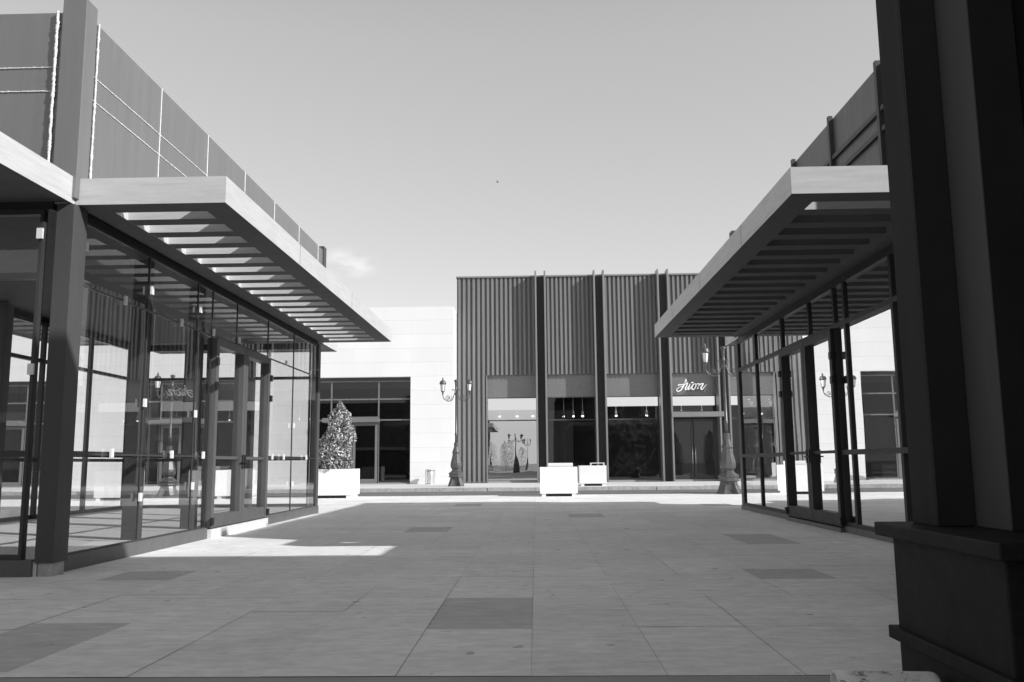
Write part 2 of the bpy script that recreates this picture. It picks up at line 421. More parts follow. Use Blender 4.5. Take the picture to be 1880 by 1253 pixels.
def pavilion(s, P):
    """s=-1: west side of the walk, s=+1: east side"""
    xf = P['xf']; y0, y1 = P['y0'], P['y1']; W = 4.6
    X = lambda v: s * v
    xb = xf + W
    root = thing(P['name'], (X(xf + W / 2), (y0 + y1) / 2, 0), P['label'], 'pavilion', None)
    fm, gm = P['frame'], P['glass']
    # floor and plinth
    obj('floor', MB().box(X(xf + .02), X(xb - .02), y0 + .02, y1 - .02, -.05, .155), P['floor'], root)
    d0, d1 = P['door']
    zb = P['base']
    pl = MB()
    pl.box(X(xf - .05), X(xf + .07), y0 + .3, d0, -.01, zb); pl.box(X(xf - .05), X(xf + .07), d1, y1, -.01, zb)
    pl.box(X(xf + .07), X(xb), y0 - .02, y0 + .10, -.01, zb); pl.box(X(xf + .07), X(xb), y1 - .1, y1 + .02, -.01, zb)
    pl.box(X(xb - .07), X(xb + .05), y0 + .1, y1 - .1, -.01, zb)
    obj('plinth', pl, 'plinth', root, bevel=.004)
    obj('threshold', MB().box(X(xf - .12), X(xf + .1), d0 + .002, d1 - .002, -.01, zb - .03), 'sidewalk' if s < 0 else 'plinth', root, bevel=.004)
    zt, zm, ztop = P['zt'], P['zm'], 4.03
    if s < 0:
        for a, b in ((y0 + .3, P['door'][0]), (P['door'][1], y1 - .3)): obj('midrail', MB().box(X(xf + .012), X(xf + .05), a, b, zm - .035, zm + .035), 'frame', root)
    # glazing of the walk side
    ys = P['ys']
    for a, b in zip(ys[:-1], ys[1:]):
        if b <= d0 + .01 or a >= d1 - .01:
            window_bay(root, fm, gm, X(xf), a, b, [zb, zm, zt, ztop], bar=P['bar'], dep=P['dep'])
        elif a < d0 - .05:
            window_bay(root, fm, gm, X(xf), a, d0, [zb, zm, zt, ztop], bar=P['bar'], dep=P['dep'])
        elif b > d1 + .05:
            window_bay(root, fm, gm, X(xf), d1, b, [zb, zm, zt, ztop], bar=P['bar'], dep=P['dep'])
    for a, b in P['over']: window_bay(root, fm, gm, X(xf), a, b, [zt - P['bar'] / 2 + .02, ztop], bar=P['bar'], dep=P['dep'])
    dm = (d0 + d1) / 2
    door_leaf(root, P['doorm'], gm, X(xf - .01), d0 + .02, dm - .006, zb - .01, zt - .03, s, True)
    door_leaf(root, P['doorm'], gm, X(xf - .01), dm + .006, d1 - .02, zb - .01, zt - .03, s, False)
    # rear, north and south glazing
    n = 6; st = (y1 - y0 - .6) / n
    for k in range(n):
        window_bay(root, fm, gm, X(xb), y0 + .3 + k * st, y0 + .3 + (k + 1) * st, [zb, zm, zt, ztop], bar=.07, dep=.09)
    nx = 3; sx = (W - .3) / nx
    for yy in (y0 + .05, y1 - .05):
        for k in range(nx):
            a, b = sorted((X(xf + .2 + k * sx), X(xf + .2 + (k + 1) * sx)))
            window_bay(root, fm, gm, yy, a, b, [zb, zm, zt, ztop], axis='x', bar=.07, dep=.09)
    # columns: corners, inside the walk side, rear
    cz = 4.09
    cp = P['colp']
    for yy in (y0, y1 - .3):
        c = obj('column', MB().box(X(xf - cp) if yy == y0 else X(xf - .03), X(xf - cp + .2) if yy == y0 else X(xf + .14), yy if yy == y0 else yy + .08, yy + .3, .14 if yy == y0 else 0, cz), 'column', root, bevel=.005)
        if yy == y0: obj('footing', MB().box(X(xf - cp + .02), X(xf - cp + .18), yy + .02, yy + .27, -.02, .14), 'kerb', c)
    for yy in P['incol']:
        obj('column', MB().box(X(xf + .2), X(xf + .4), yy, yy + .2, .155, cz), 'column', root)
    for k in ((0, 1, 3, 4, 6) if s < 0 else (0, 3, 6)):
        yy = y0 + .2 + k * st
        obj('column', MB().box(X(xb - .42), X(xb - .15), yy, yy + .22, .155, cz), 'column', root)
    for k in (1, 2):
        obj('column', MB().box(X(xf + .2 + k * sx - .12), X(xf + .2 + k * sx + .12), y1 - .45, y1 - .2, .155, cz), 'column', root)
    # header beam and ceiling
    hb = MB()
    hb.box(X(xf - .02), X(xf + .1), y0 + .3, y1 - .3, ztop, 4.13)
    hb.box(X(xb - .1), X(xb + .02), y0 + .1, y1 - .1, ztop, 4.13)
    hb.box(X(xf + .1), X(xb - .1), y0, y0 + .12, ztop, 4.13); hb.box(X(xf + .1), X(xb - .1), y1 - .12, y1, ztop, 4.13)
    obj('header_beam', hb, 'black', root)
    obj('ceiling', MB().box(X(xf + .1), X(xb - .1), y0 + .12, y1 - .12, 4.135, 4.3), 'soffit_in', root)
    # white blinds cassettes seen at the top of every pane
    # upper storey cladding
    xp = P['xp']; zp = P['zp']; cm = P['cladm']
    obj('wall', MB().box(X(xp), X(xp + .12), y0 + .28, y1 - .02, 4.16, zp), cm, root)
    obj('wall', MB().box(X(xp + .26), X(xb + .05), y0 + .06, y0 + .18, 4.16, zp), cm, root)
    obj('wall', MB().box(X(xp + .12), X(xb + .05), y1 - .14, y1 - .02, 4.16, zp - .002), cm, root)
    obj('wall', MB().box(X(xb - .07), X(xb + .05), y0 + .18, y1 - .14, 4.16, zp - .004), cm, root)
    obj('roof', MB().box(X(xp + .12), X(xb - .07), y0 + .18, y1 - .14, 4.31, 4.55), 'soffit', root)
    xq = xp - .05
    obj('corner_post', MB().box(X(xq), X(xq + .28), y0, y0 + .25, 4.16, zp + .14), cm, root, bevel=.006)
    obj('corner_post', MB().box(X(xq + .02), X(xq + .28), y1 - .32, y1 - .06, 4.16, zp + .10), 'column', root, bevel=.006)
    # canopies
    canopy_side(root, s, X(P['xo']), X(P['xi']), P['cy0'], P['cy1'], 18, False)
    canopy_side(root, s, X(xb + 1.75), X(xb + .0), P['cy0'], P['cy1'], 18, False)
    a, b = sorted((X(P['xi']), X(xb)))
    if s > 0: a = 4.60  # hidden edge pushed out to place the tip of its shadow
    solid_canopy(root, a, b, P['cy0'] - 2.05, P['cy0'] - .004)
    a, b = sorted((X(P['xi']), X(xb)))
    solid_canopy(root, a, b, P['cy1'] + .004, P['cy1'] + 1.75)
    return root

PL = dict(name='glass_pavilion', label='left glass pavilion with white sealant lines on grey cladding and a sunlit louvred canopy',
          xf=5.30, y0=9.37, y1=21.25, base=.175, door=(14.05, 17.02), ys=[9.80, 11.66, 13.42, 15.24, 17.07, 18.93, 20.97],
          over=[(14.05, 15.24), (15.24, 17.07)], zt=3.27, zm=1.30, frame='frame', doorm='doorL', glass='glass', floor='floor_in', bar=.026, dep=.022,
          colp=.15, incol=[12.05, 14.05], xp=5.20, zp=6.42, cladm='clad', xo=3.47, xi=5.19, cy0=9.455, cy1=20.92)
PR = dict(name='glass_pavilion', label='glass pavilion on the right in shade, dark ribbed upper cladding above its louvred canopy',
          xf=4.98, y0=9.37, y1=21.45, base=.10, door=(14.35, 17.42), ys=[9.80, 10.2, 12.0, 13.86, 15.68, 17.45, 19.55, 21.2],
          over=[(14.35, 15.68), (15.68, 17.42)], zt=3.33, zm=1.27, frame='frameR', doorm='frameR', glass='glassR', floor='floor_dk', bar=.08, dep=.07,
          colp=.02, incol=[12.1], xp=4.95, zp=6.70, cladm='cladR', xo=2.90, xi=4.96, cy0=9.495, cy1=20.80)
pl = pavilion(-1, PL)
pr = pavilion(1, PR)

# sealant lines on the left cladding
zp = PL['zp']; xs = -5.195
for i, y in enumerate([9.67, 11.54, 13.30, 15.10, 16.90, 18.74, 20.45]):
    foam_line(pl, (xs + (.02 if i == 0 else 0), y + (.045 if i == 0 else 0), 4.42), (xs + (.02 if i == 0 else 0), y + (.045 if i == 0 else 0), zp), (1, 0, 0), w=.020 if i == 0 else .013, rough=.35 if i == 0 else .2)
for z in (5.745, 5.455):
    foam_line(pl, (xs, 9.70, z), (xs, 20.9, z), (1, 0, 0), w=.010, rough=.45)
    foam_line(pl, (-9.6, 9.425, z), (-5.48, 9.425, z), (0, -1, 0), w=.012, rough=.4)
foam_line(pl, (-5.50, 9.395, 4.42), (-5.50, 9.395, zp), (0, -1, 0), w=.026, rough=.4)
# white clips holding the glass of the left pavilion
for (y, z) in [(9.86, 3.72), (9.80, 2.2), (11.66, 3.55), (13.42, 3.6), (11.60, 2.0), (11.60, .75), (13.37, 1.95), (13.37, .85), (10.9, 3.27), (12.7, 3.27), (10.75, 1.32), (12.55, 1.32),
               (13.75, 1.32), (14.0, 3.32), (15.24, 3.36), (17.05, 3.34), (17.05, 2.05), (18.9, 2.0), (17.05, .8), (18.9, .75), (18.2, 3.29), (20.2, 3.29), (18.2, 1.32), (20.0, 1.32), (17.4, 1.32)]:
    obj('glazing_clip', MB().box(-5.262, -5.235, y - .032, y + .032, z - .055, z + .055), 'clip', pl)
for (x, z) in [(-5.52, 3.75), (-5.52, 2.22)]:
    obj('glazing_clip', MB().box(x - .035, x + .035, 9.35, 9.375, z - .06, z + .06), 'clip', pl)
# board joints in the canopy fascias
for (rt_, xo_, ys_) in ((pl, -3.47, (12.6, 16.3)), (pr, 2.90, (11.9, 15.0, 18.1))):
    for y in ys_:
        sg_ = -1 if xo_ > 0 else 1
        obj('board_joint', MB().box(xo_, xo_ + sg_ * .0025, y - .004, y + .004, 4.102, 4.408), 'plinth', rt_)
# ribs on the right cladding
for y in (11.85, 13.85, 15.9, 17.9, 19.7):
    obj('rib', MB().box(4.95 - .07, 4.95, y - .04, y + .04, 4.4, 6.75 if y < 16 else 6.5), 'column', pr)
for z in (6.03, 5.73):
    obj('rib', MB().box(4.95 - .05, 4.949, 9.7, 21.2, z - .035, z + .035), 'column', pr)

# ------------------------------------------------------------------ near building at the right edge
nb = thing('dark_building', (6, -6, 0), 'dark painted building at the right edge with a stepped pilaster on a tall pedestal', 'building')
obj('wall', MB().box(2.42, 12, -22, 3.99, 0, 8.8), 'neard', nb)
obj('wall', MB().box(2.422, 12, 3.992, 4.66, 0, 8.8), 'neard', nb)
obj('unseen_sun_block', MB().box(5.3, 12, 4.66, 9.28, 0, 4.05), 'neard', nb)  # unseen mass added to keep sun off the paving
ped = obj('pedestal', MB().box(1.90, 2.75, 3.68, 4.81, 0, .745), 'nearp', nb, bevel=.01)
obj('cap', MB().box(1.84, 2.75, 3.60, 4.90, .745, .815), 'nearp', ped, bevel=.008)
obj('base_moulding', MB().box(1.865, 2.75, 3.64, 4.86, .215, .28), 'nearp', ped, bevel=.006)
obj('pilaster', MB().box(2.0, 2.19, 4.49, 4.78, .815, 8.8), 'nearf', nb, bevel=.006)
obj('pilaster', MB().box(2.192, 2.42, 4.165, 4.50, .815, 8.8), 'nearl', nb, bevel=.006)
f = MB().box(2.003, 2.188, 4.484, 4.489, .82, 8.79); obj('pilaster_shade', f, 'black', nb)  # black sheet over the pilaster front, standing in for its shade
f = MB().box(2.196, 2.416, 4.159, 4.164, .82, 8.79); obj('pilaster_shade', f, 'black', nb)  # same painted shade on the nearer pilaster

# ------------------------------------------------------------------ ribbed metal shop building
mbld = thing('metal_building', (4.5, 50, 0), 'dark corrugated metal shop building with paired vertical fins, facing down the walk', 'building')
YF = 45.8
def ribs(x0, x1, z0, z1, name='wall'):
    n = max(1, round((x1 - x0) / .238)); p = (x1 - x0) / n; mb = MB()
    def seg(xa, ya, xb, yb): mb.quad((xa, ya, z0), (xb, yb, z0), (xb, yb, z1), (xa, ya, z1))
    for i in range(n):
        a = x0 + i * p
        q = [(a, YF + .12), (a + p * .20, YF + .12), (a + p * .26, YF), (a + p * .74, YF), (a + p * .80, YF + .12), (a + p, YF + .12)]
        for u, v in zip(q[:-1], q[1:]): seg(u[0], u[1], v[0], v[1])
    mb.quad((x0, YF + .12, z0), (x1, YF + .12, z0), (x1, YF + .2, z0), (x0, YF + .2, z0))
    return obj(name, mb, 'ribs', mbld)
bays = [(-2.53, 0.10), (0.66, 3.18), (3.72, 6.53), (7.10, 9.52), (10.08, 12.8)]
zsw, zhd, zrf = .25, 5.75, 11.0
ribs(-4.10, -2.56, .15, zrf)
obj('jamb_trim', MB().box(-2.56, -2.50, YF - .03, YF + .3, .15, zhd), 'fin', mbld)
for (a, b) in bays: ribs(a if a > -2.5 else -2.56, b, zhd, zrf)
ribs(12.8, 13.6, .15, zrf)
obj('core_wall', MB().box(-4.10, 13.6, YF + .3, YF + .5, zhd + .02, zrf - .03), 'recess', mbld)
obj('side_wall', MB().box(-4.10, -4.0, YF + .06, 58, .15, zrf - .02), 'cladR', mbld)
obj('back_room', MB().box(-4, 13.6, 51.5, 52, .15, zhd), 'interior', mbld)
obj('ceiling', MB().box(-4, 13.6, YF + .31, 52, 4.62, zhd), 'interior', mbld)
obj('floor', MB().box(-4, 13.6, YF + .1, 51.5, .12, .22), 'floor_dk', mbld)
obj('roof_edge', MB().box(-4.14, 13.7, YF - .06, YF + .3, zrf, zrf + .09), 'fin', mbld, bevel=.01)
for i, x in enumerate([.11, .60, 3.20, 3.69, 6.55, 7.07, 9.54, 10.05]):
    obj('fin', MB().box(x - .045, x + .045, YF - .60, YF + .1, .15, 11.22), 'fin', mbld, bevel=.008)
for (a, b) in [(.155, .555), (3.245, 3.645), (6.595, 7.025), (9.585, 10.005)]:
    obj('recess_panel', MB().box(a, b, YF - .05, YF + .25, .15, 10.98), 'recess', mbld)
YG = YF + .20
for k, (a, b) in enumerate(bays):
    obj('spandrel', MB().box(a, b, YG - .03, YG + .1, 4.58, zhd), 'spandrel', mbld)
    if k == 3:
        window_bay(mbld, 'column', 'shopglass', YG, a, b, [3.72, 4.58], axis='x', bar=.06, dep=.08)
        for (u, v) in ((a + .02, a + 1.12), (a + 1.16, b - .12)):
            f = MB(); st = .11
            f.box(u, u + st, YG - .03, YG + .03, .22, 3.35); f.box(v - st, v, YG - .03, YG + .03, .22, 3.35)
            f.box(u + st, v - st, YG - .028, YG + .028, .22, .45); f.box(u + st, v - st, YG - .028, YG + .028, 3.22, 3.35)
            d = obj('door', f, 'frame', mbld)
            p = MB(); p.quad((u + st, YG, .45), (v - st, YG, .45), (v - st, YG, 3.22), (u + st, YG, 3.22)); obj('pane', p, 'shopglass', d)
            hx = v - .06 if u < a + .5 else u + .06
            obj('handle', MB().tube([(hx, YG - .09, 1.0), (hx, YG - .09, 1.9)], .02), 'steel', d)
        obj('door_canopy', MB().box(a - .05, b + .2, YF - .62, YG + .02, 3.42, 3.68), 'fin', mbld, bevel=.01)
        obj('door_frame', MB().box(b - .12, b, YG - .05, YG + .05, .2, 3.42), 'column', mbld)
    else:
        window_bay(mbld, 'column', 'mirrorglass' if k == 0 else 'shopglass', YG, a, b, [.2, 3.37, 4.58], axis='x', bar=.06, dep=.08)
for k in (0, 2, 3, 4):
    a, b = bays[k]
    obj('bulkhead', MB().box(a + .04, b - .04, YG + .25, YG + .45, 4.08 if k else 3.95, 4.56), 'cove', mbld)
a, b = bays[0]; obj('reflection_sheet', MB().box(a + .04, b - .04, YG + .46, YG + .5, .25, 3.95), 'reflection_sheet', mbld)  # pale sheet added behind the pane, standing in for reflected sky
a, b = bays[1]
cm = MB()
for i in range(14):
    xx = a + .1 + i * .09; cm.box(xx, xx + .07, YG + .6 + .05 * (i % 2), YG + .66 + .05 * (i % 2), .25, 3.9)
obj('curtain', cm, 'curtain', mbld)
for (k, fx) in ((0, .25), (0, .6), (0, .92), (1, .35), (1, .75), (2, .22), (2, .8), (1, .55), (3, .3), (3, .75), (4, .3)):
    a, b = bays[k]; xx = a + (b - a) * fx
    sp = obj('spotlight', MB().lathe([(.05, 3.62), (.075, 3.66), (.06, 3.85), (.02, 3.9), (.02, 4.6)], 10, (xx, YG + .9 if k != 0 else YG + .30)), 'white', mbld)
    obj('bulb', MB().lathe([(.03, 3.56), (.062, 3.575), (.065, 3.618)], 10, (xx, YG + .9 if k != 0 else YG + .30)), 'spot', sp)

# "Brioni" script sign
sg = thing('shop_sign', (8.2, YF - .25, 4.7), 'white script sign reading Brioni on a dark panel above the shop door', 'sign')
def sgp(X_, Y_):  # layout grid of the lettering -> metres on the sign plane
    return (7.03 + (X_ - 240) * .001815 + 0.02, 5.62 - (Y_ - 130) * .001855)
def catmull(pts, n=6):
    out = []
    P_ = [pts[0]] + list(pts) + [pts[-1]]
    for i in range(1, len(P_) - 2):
        p0, p1, p2, p3 = P_[i - 1:i + 3]
        for t in range(n):
            t /= n
            out.append(tuple(.5 * ((2 * p1[j]) + (-p0[j] + p2[j]) * t + (2 * p0[j] - 5 * p1[j] + 4 * p2[j] - p3[j]) * t * t + (-p0[j] + 3 * p1[j] - 3 * p2[j] + p3[j]) * t ** 3) for j in range(len(p1))))
    out.append(tuple(pts[-1])); return out
def stroke(mb, pts, y0, y1):
    """pts (X,Y,width) -> solid ribbon between planes y0..y1"""
    c = catmull(pts); q = []
    for i, (X_, Y_, w) in enumerate(c):
        ax, ay = c[max(0, i - 1)][:2]; bx, by = c[min(len(c) - 1, i + 1)][:2]
        dx, dy = bx - ax, by - ay; l = math.hypot(dx, dy) or 1
        nx, ny = -dy / l, dx / l
        q.append((sgp(X_ + nx * w / 2, Y_ + ny * w / 2), sgp(X_ - nx * w / 2, Y_ - ny * w / 2)))
    for (a, b), (c_, d) in zip(q[:-1], q[1:]):
        mb.quad((a[0], y0, a[1]), (b[0], y0, b[1]), (d[0], y0, d[1]), (c_[0], y0, c_[1]))
        mb.quad((c_[0], y1, c_[1]), (d[0], y1, d[1]), (b[0], y1, b[1]), (a[0], y1, a[1]))
        mb.quad((a[0], y0, a[1]), (c_[0], y0, c_[1]), (c_[0], y1, c_[1]), (a[0], y1, a[1]))
        mb.quad((b[0], y0, b[1]), (b[0], y1, b[1]), (d[0], y1, d[1]), (d[0], y0, d[1]))
letters = {
 'letter_b': [[(705, 245, 22), (700, 300, 46), (660, 380, 46), (610, 465, 42), (560, 545, 34), (490, 588, 30), (430, 575, 26), (440, 525, 22), (510, 480, 20), (590, 450, 18)],
              [(470, 435, 30), (510, 405, 34), (590, 405, 28), (660, 370, 22), (705, 320, 20)]],
 'letter_r': [[(690, 400, 20), (735, 350, 26), (745, 375, 26), (715, 440, 34), (672, 520, 34), (690, 548, 24), (730, 510, 16), (762, 455, 14)]],
 'letter_i': [[(815, 385, 26), (780, 470, 34), (750, 545, 30), (810, 520, 20), (870, 430, 16)], [(850, 355, 34), (912, 342, 30)]],
 'letter_o': [[(925, 390, 26), (875, 450, 36), (865, 525, 32), (905, 545, 26), (965, 480, 24), (985, 405, 22), (950, 385, 20), (920, 395, 18)]],
 'letter_n': [[(985, 400, 16), (1050, 385, 24), (1080, 400, 30), (1020, 530, 30)], [(1030, 500, 16), (1110, 400, 22), (1190, 380, 34), (1165, 430, 38), (1120, 515, 36), (1155, 545, 26), (1225, 470, 18), (1285, 400, 14)]],
 'final_letter_i': [[(1365, 345, 16), (1310, 440, 24), (1240, 560, 28), (1215, 610, 22)]],
 'swash': [[(640, 262, 14), (540, 325, 18), (440, 420, 22), (370, 530, 26), (330, 620, 28)]],
}
for nm, ss in letters.items():
    mb = MB()
    for st_ in ss: stroke(mb, [(p[0], p[1], p[2] * .92) for p in st_], YF - .30, YF - .24)
    obj(nm, mb, 'sign' if nm not in ('swash', 'final_letter_i') else 'spandrel', sg)  # final letter's dim grey is painted shade; the swash is grey too
for xx in (7.6, 8.3, 8.85):
    obj('bracket', MB().box(xx - .015, xx + .015, YF - .22, YG - .03, 4.95, 4.99), 'frame', sg)

# plants displayed behind glass (bay 3)
def leaves(mb, pts_fn, n, size, rnd):
    for _ in range(n):
        p, out = pts_fn(rnd)
        d = Vector((rnd.gauss(0, 1), rnd.gauss(0, 1), rnd.gauss(0, 1))) * .8 + Vector(out)
        d.normalize(); u = d.orthogonal().normalized(); w = d.cross(u)
        a = rnd.uniform(0, 6.28); u2 = u * math.cos(a) + w * math.sin(a); w2 = d.cross(u2)
        l = size * rnd.uniform(.7, 1.3); h = l * .42
        p = Vector(p)
        fold = d * h * .35
        mb.tri(tuple(p - u2 * l), tuple(p + w2 * h + fold), tuple(p + u2 * l)); mb.tri(tuple(p - u2 * l), tuple(p + u2 * l), tuple(p - w2 * h + fold))
a, b = bays[2]
fr = MB(); rr = random.Random(5)
for _ in range(60):
    bx, bz = rr.uniform(a + .3, b - .3), rr.uniform(.4, 3.6); by = YG + rr.uniform(.5, 1.0); ang = rr.uniform(0, 6.28)
    for j in range(7):
        t = j * .09; c = Vector((bx + math.cos(ang) * t, by, bz + math.sin(ang) * t)); 
        for sgn in (-1, 1):
            e = c + Vector((math.cos(ang + sgn * 1.1) * .16, -.05, math.sin(ang + sgn * 1.1) * .16)); q = c + Vector((math.cos(ang) * .04, 0, math.sin(ang) * .04))
            fr.tri(tuple(c), tuple(q), tuple(e))
tag(obj('fern_display', fr, 'leafd'), 'tangle of fern fronds behind the glass of the third shop window', 'plant')

# ------------------------------------------------------------------ white panelled buildings
def white_building(x0, x1, openings, label, top=9.15, doors=()):
    root = thing('white_building', ((x0 + x1) / 2, 50, 0), label, 'building')
    y0, y1 = 44.0, 56.0
    segs = []; xx = x0
    w = MB()
    for (a, b) in openings:
        if a > xx: w.box(xx, a, y0, y0 + .35, .15, 5.55)
        xx = b
    if xx < x1: w.box(xx, x1, y0, y0 + .35, .15, 5.55)
    w.box(x0, x1, y0, y0 + .35, 5.55, top)
    w.box(x0, x0 + .3, y0 + .35, y1, .15, top); w.box(x1 - .3, x1, y0 + .35, y1, .15, top)
    w.box(x0 + .3, x1 - .3, y1 - .3, y1, .15, top)
    obj('wall', w, 'whitewall', root)
    obj('roof', MB().box(x0 + .3, x1 - .3, y0 + .35, y1 - .3, top - .8, top - .5), 'concrete', root)
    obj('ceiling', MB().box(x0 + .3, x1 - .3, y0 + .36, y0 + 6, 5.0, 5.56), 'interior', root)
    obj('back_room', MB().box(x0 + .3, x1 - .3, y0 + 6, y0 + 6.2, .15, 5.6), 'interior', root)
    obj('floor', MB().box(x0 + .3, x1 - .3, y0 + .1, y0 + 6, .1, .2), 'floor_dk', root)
    yg = y0 + .28
    for k, (a, b) in enumerate(openings):
        m1, m2 = a + (b - a) * .15, a + (b - a) * .655
        obj('head_panel', MB().box(a, b, yg - .04, yg + .04, 5.38, 5.55), 'column', root)
        for (u, v) in ((a, m1), (m2, b)):
            window_bay(root, 'spandrel', 'shopglass', yg, u, v, [.2, 3.38, 4.44, 5.38], axis='x', bar=.07, dep=.09)
        window_bay(root, 'spandrel', 'shopglass', yg, m1, m2, [3.5, 4.44, 5.38], axis='x', bar=.07, dep=.09)
        mm = m1 + .45 * (m2 - m1)
        for (u, v) in ((m1 + .04, mm), (mm + .03, m2 - .04)):
            f = MB(); st = .13
            f.box(u, u + st, yg - .04, yg + .04, .2, 3.24); f.box(v - st, v, yg - .04, yg + .04, .2, 3.24)
            f.box(u + st, v - st, yg - .038, yg + .038, .2, .42); f.box(u + st, v - st, yg - .038, yg + .038, 3.1, 3.24)
            d = obj('door', f, 'spandrel', root)
            p = MB(); p.quad((u + st, yg, .42), (v - st, yg, .42), (v - st, yg, 3.1), (u + st, yg, 3.1)); obj('pane', p, 'shopglass', d)
        obj('door_canopy', MB().box(m1 - .3, m2 + .06, y0 - .45, yg, 3.25, 3.47), 'spandrel', root, bevel=.01)
    return root
white_building(-34, -4.12, [(-29.5, -24.4), (-19.9, -15.0), (-11.1, -6.30)], 'long white panelled building on the left behind the lamp post, with dark shop windows')
gb = thing('grey_building', (28, 50, 0), 'low dark grey shop building seen through the right pavilion glass', 'building')
obj('wall', MB().box(13.7, 42, 47.2, 58, .15, 5.6), 'cladR', gb)
for xx in (15.0, 20.0, 25.0, 30.0):
    window_bay(gb, 'column', 'shopglass', 47.1, xx, xx + 4.2, [.2, 3.3, 4.4], axis='x', bar=.08, dep=.1)

# ------------------------------------------------------------------ street lamps
def lamp_tree(x, y, z, label, flip=1):
    r = thing('street_lamp', (x, y, z), label, 'street lamp', 'cast iron twin lantern lamps')
    O = (x, y)
    foot = MB()
    foot.lathe([(.24, z), (.25, z + .05), (.20, z + .12), (.215, z + .38)], 8, O, sm=False, rot=R(22.5))
    for k in range(4):   # claw feet
        a = R(45 + 90 * k); ca, sa = math.cos(a), math.sin(a)
        P3 = lambda t, h, w: (x + ca * t - sa * w, y + sa * t + ca * w, z + h)
        for (t0, h0, t1, h1) in ((.16, .40, .27, .39), (.27, .39, .30, .28), (.30, .28, .36, .14), (.36, .14, .40, .05), (.40, .05, .40, 0)):
            w = .085
            foot.hexa([P3(.1, h1, -w), P3(t1, h1, -w), P3(t1, h1, w), P3(.1, h1, w), P3(.1, h0, -w), P3(t0, h0, -w), P3(t0, h0, w), P3(.1, h0, w)])
    foot.lathe([(.33, z + .39), (.345, z + .41), (.345, z + .43), (.325, z + .44), (.325, z + .52), (.35, z + .53), (.35, z + .56)], 8, O, sm=False, rot=R(22.5))
    b = obj('base', foot, 'lampmetal', r, bevel=.008)
    vz = [(.345, .56), (.30, .60), (.22, .66), (.18, .71), (.20, .74), (.245, .80), (.265, .90), (.255, 1.0), (.225, 1.12), (.19, 1.26), (.165, 1.38), (.16, 1.41), (.185, 1.43), (.19, 1.46), (.17, 1.50), (.135, 1.60), (.10, 1.70), (.105, 1.74), (.105, 1.88), (.07, 1.90)]
    obj('pedestal_vase', MB().lathe([(a_, z + h) for a_, h in vz], 8, O, sm=False, rot=R(22.5)), 'lampmetal', r, bevel=.008)
    # raised panel beads on the vase
    sh = [(.058, 1.90), (.056, 2.20), (.07, 2.21), (.07, 2.23), (.056, 2.24), (.070, 2.26), (.068, 2.28), (.052, 2.30), (.042, 4.18), (.060, 4.20), (.062, 4.24), (.045, 4.27), (.05, 4.36), (.052, 4.42), (.065, 4.44), (.05, 4.47), (.07, 4.55), (.095, 4.60), (.095, 4.63), (.05, 4.66)]
    obj('pole', MB().lathe([(a_, z + h) for a_, h in sh], 16, O), 'lampmetal', r)
    for s in (-1, 1):
        X_ = lambda u: x + s * u
        path = [(.04, 4.05), (.10, 4.12), (.09, 4.22), (.14, 4.25), (.19, 4.18)]
        main = [(.13, 4.24), (.185, 4.20), (.18, 4.08), (.14, 3.98), (.16, 3.84), (.26, 3.74), (.38, 3.70), (.50, 3.75), (.58, 3.86), (.605, 3.99), (.60, 4.10)]
        main = catmull([(u, v, 0) for u, v in [(.05, 4.02), (.09, 4.06), (.08, 4.15), (.105, 4.22), (.16, 4.22), (.175, 4.16)]], 4)
        am = MB(); am.tube([(X_(u), y, z + v) for u, v, _ in main], .014, 6)
        m2 = catmull([(.045, 4.04, 0), (.10, 3.98, 0), (.11, 3.90, 0), (.17, 3.78, 0), (.30, 3.71, 0), (.44, 3.74, 0), (.55, 3.83, 0), (.60, 3.96, 0), (.60, 4.12, 0)], 5)
        am.tube([(X_(u), y, z + v) for u, v, _ in m2], [.020 + .004 * math.sin(i * .9) for i in range(len(m2))], 8)
        for (cx, cz, rad, a0, a1) in ((.37, 3.86, .10, -60, 300), (.37, 3.86, .045, 0, 330), (.25, 3.86, .07, 90, 400)):
            pts = [(X_(cx + rad * (1 - .25 * t / 20) * math.cos(R(a0 + (a1 - a0) * t / 20))), y, z + cz + rad * (1 - .25 * t / 20) * math.sin(R(a0 + (a1 - a0) * t / 20))) for t in range(21)]
            am.tube(pts, .011, 6)
        am.box(X_(.03), X_(.06), y - .03, y + .03, z + 3.98, z + 4.08)
        obj('arm', am, 'lampmetal', r)
        lx = X_(.60); O2 = (lx, y)
        ln = MB().lathe([(.03, z + 4.02), (.045, z + 4.05), (.03, z + 4.08), (.06, z + 4.12), (.085, z + 4.14), (.085, z + 4.155)], 12, O2)
        for k in range(6):
            a = R(60 * k + 30); ca, sa = math.cos(a), math.sin(a)
            ln.tube([(lx + .082 * ca, y + .082 * sa, z + 4.15), (lx + .118 * ca, y + .118 * sa, z + 4.46)], .008, 5)
        lo = obj('lantern', ln, 'lampmetal', r)
        obj('lamp_glass', MB().lathe([(.076, z + 4.15), (.112, z + 4.455)], 6, O2, sm=False, rot=R(30)), 'lampglass', lo)
        obj('lantern_cap', MB().lathe([(.13, z + 4.45), (.155, z + 4.47), (.155, z + 4.50), (.14, z + 4.52), (.135, z + 4.56), (.11, z + 4.60), (.06, z + 4.63), (.025, z + 4.64), (.035, z + 4.68), (.035, z + 4.71), (.012, z + 4.75), (.004, z + 4.78)], 14, O2), 'lampmetal', lo)
    return r
lamp = lamp_tree(-3.55, 39.2, .15, 'twin lantern lamp post on the sidewalk where the white building meets the metal one')
lamp.scale = (1, 1, 1.022)
